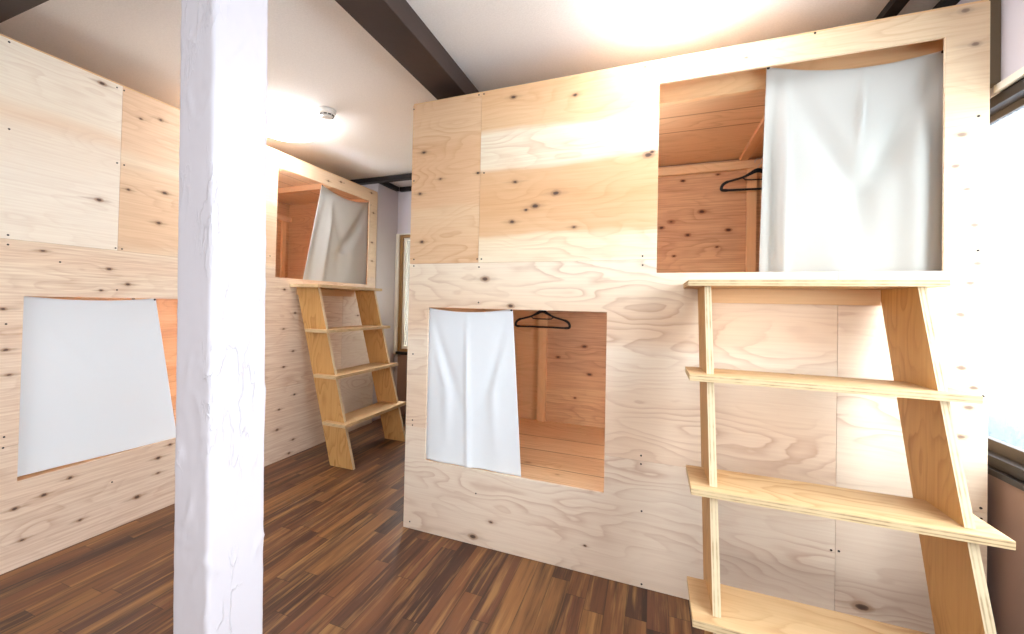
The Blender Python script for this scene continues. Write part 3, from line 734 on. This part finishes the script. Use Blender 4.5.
# ------------------------------------------------------------------ coat hangers
def hanger(label, loc, rz):
    t = thing('coat_hanger', label, 'hanger', loc, rz, 'slim coat hangers in the right bunk')
    def sm(pts, n=6):
        out = []
        P = [Vector(p) for p in pts]; m = len(P)
        for i in range(m):
            p0, p1, p2, p3 = P[(i - 1) % m], P[i], P[(i + 1) % m], P[(i + 2) % m]
            for j in range(n):
                u = j / n
                out.append(.5 * ((2 * p1) + (p2 - p0) * u + (2 * p0 - 5 * p1 + 4 * p2 - p3) * u * u + (3 * p1 - p0 - 3 * p2 + p3) * u ** 3))
        return out
    L = [(-.205, 0, .012), (-.198, 0, .035), (-.175, 0, .052), (-.14, 0, .062), (-.085, 0, .078), (-.045, 0, .098), (-.02, 0, .112), (0, 0, .117),
         (.02, 0, .112), (.045, 0, .098), (.085, 0, .078), (.14, 0, .062), (.175, 0, .052), (.198, 0, .035), (.205, 0, .012), (.19, 0, 0), (.1, 0, .0), (0, 0, .0), (-.1, 0, .0), (-.19, 0, 0)]
    bm = bmesh.new(); pts = sm(L)
    add_tube(bm, pts, [.0072 + .006 * max(0, (p.z - .085) / .032) + .002 * (abs(p.x) > .17) for p in pts], 10, True, .8)
    obj('frame', bm, M['hanger'], t, smooth=True)
    bm = bmesh.new(); add_tube(bm, [(-.082, 0, .074), (-.07, 0, .062), (-.04, 0, .060), (.04, 0, .060), (.07, 0, .062), (.082, 0, .074)], .0045, 8)
    obj('tie_bar', bm, M['hanger'], t, smooth=True)
    hp = [(0, 0, .118), (0, 0, .15)] + [(.018 * math.sin(a) - 0, 0, .172 - .020 * math.cos(a)) for a in [x * PI / 12 for x in range(2, 20)]]
    bm = bmesh.new(); add_tube(bm, hp, .0022, 8)
    obj('hook', bm, paint('steel hook wire', '#b8b0a4', 0, rough=.35), t, smooth=True)
    return t
hanger('black slim coat hanger in the low opening of the right bunk', (-.755, 3.10, 1.098), -.02)
hanger('black slim coat hanger half behind the sheet in the high opening', (.605, 3.115, 2.022), .12)

# ------------------------------------------------------------------ daylight, added rear fill and render look
w = bpy.data.worlds.new('daylight'); bpy.context.scene.world = w; w.use_nodes = True
nt = w.node_tree; nt.nodes.clear()
tc = nt.nodes.new('ShaderNodeTexCoord'); sx = nt.nodes.new('ShaderNodeSeparateXYZ'); nt.links.new(tc.outputs['Generated'], sx.inputs[0])
cr = nt.nodes.new('ShaderNodeValToRGB'); cr.color_ramp.elements[0].position = .42; cr.color_ramp.elements[0].color = (.05, .085, .13, 1)
cr.color_ramp.elements[1].position = .56; cr.color_ramp.elements[1].color = (1, 1, 1, 1)
mp = nt.nodes.new('ShaderNodeMapRange'); mp.inputs[1].default_value = -1; mp.inputs[2].default_value = 1
nt.links.new(sx.outputs[2], mp.inputs[0]); nt.links.new(mp.outputs[0], cr.inputs[0])
bg = nt.nodes.new('ShaderNodeBackground'); bg.inputs[1].default_value = SKY; nt.links.new(cr.outputs[0], bg.inputs[0])
ow = nt.nodes.new('ShaderNodeOutputWorld'); nt.links.new(bg.outputs[0], ow.inputs[0])

def area(name, loc, direction, sx_, sy_, power, col=(1, 1, 1)):
    l = bpy.data.lights.new(name, 'AREA'); l.shape = 'RECTANGLE'; l.size = sx_; l.size_y = sy_; l.energy = power; l.color = col
    o = bpy.data.objects.new(name, l); C.objects.link(o); o.location = loc
    o.rotation_euler = Vector(direction).to_track_quat('-Z', 'Y').to_euler()
    return o
area('window_daylight', (1.62, 1.0, 1.66), (-1, 0, .08), 3.1, 1.35, DAY, (.93, .97, 1))
area('rear_fill', (-.35, -3.25, 1.5), (0, 1, .6), 2.4, 1.4, REAR_FILL, (.97, .985, 1))  # added fill from behind the camera, evens out the room
area('far_window_daylight', (-2.15, 4.75, 1.4), (0, -1, -.5), 1.2, 1.3, FAR, (.97, .985, 1))


sc = bpy.context.scene
sc.view_settings.view_transform = 'Standard'; sc.view_settings.look = 'None'
sc.view_settings.gamma = 1; sc.view_settings.use_curve_mapping = False
sc.view_settings.exposure = EXPOSURE
sc.cycles.use_denoising = True
sc.cycles.max_bounces = 10; sc.cycles.diffuse_bounces = 6; sc.cycles.transparent_max_bounces = 12
sc.cycles.caustics_reflective = False; sc.cycles.caustics_refractive = False
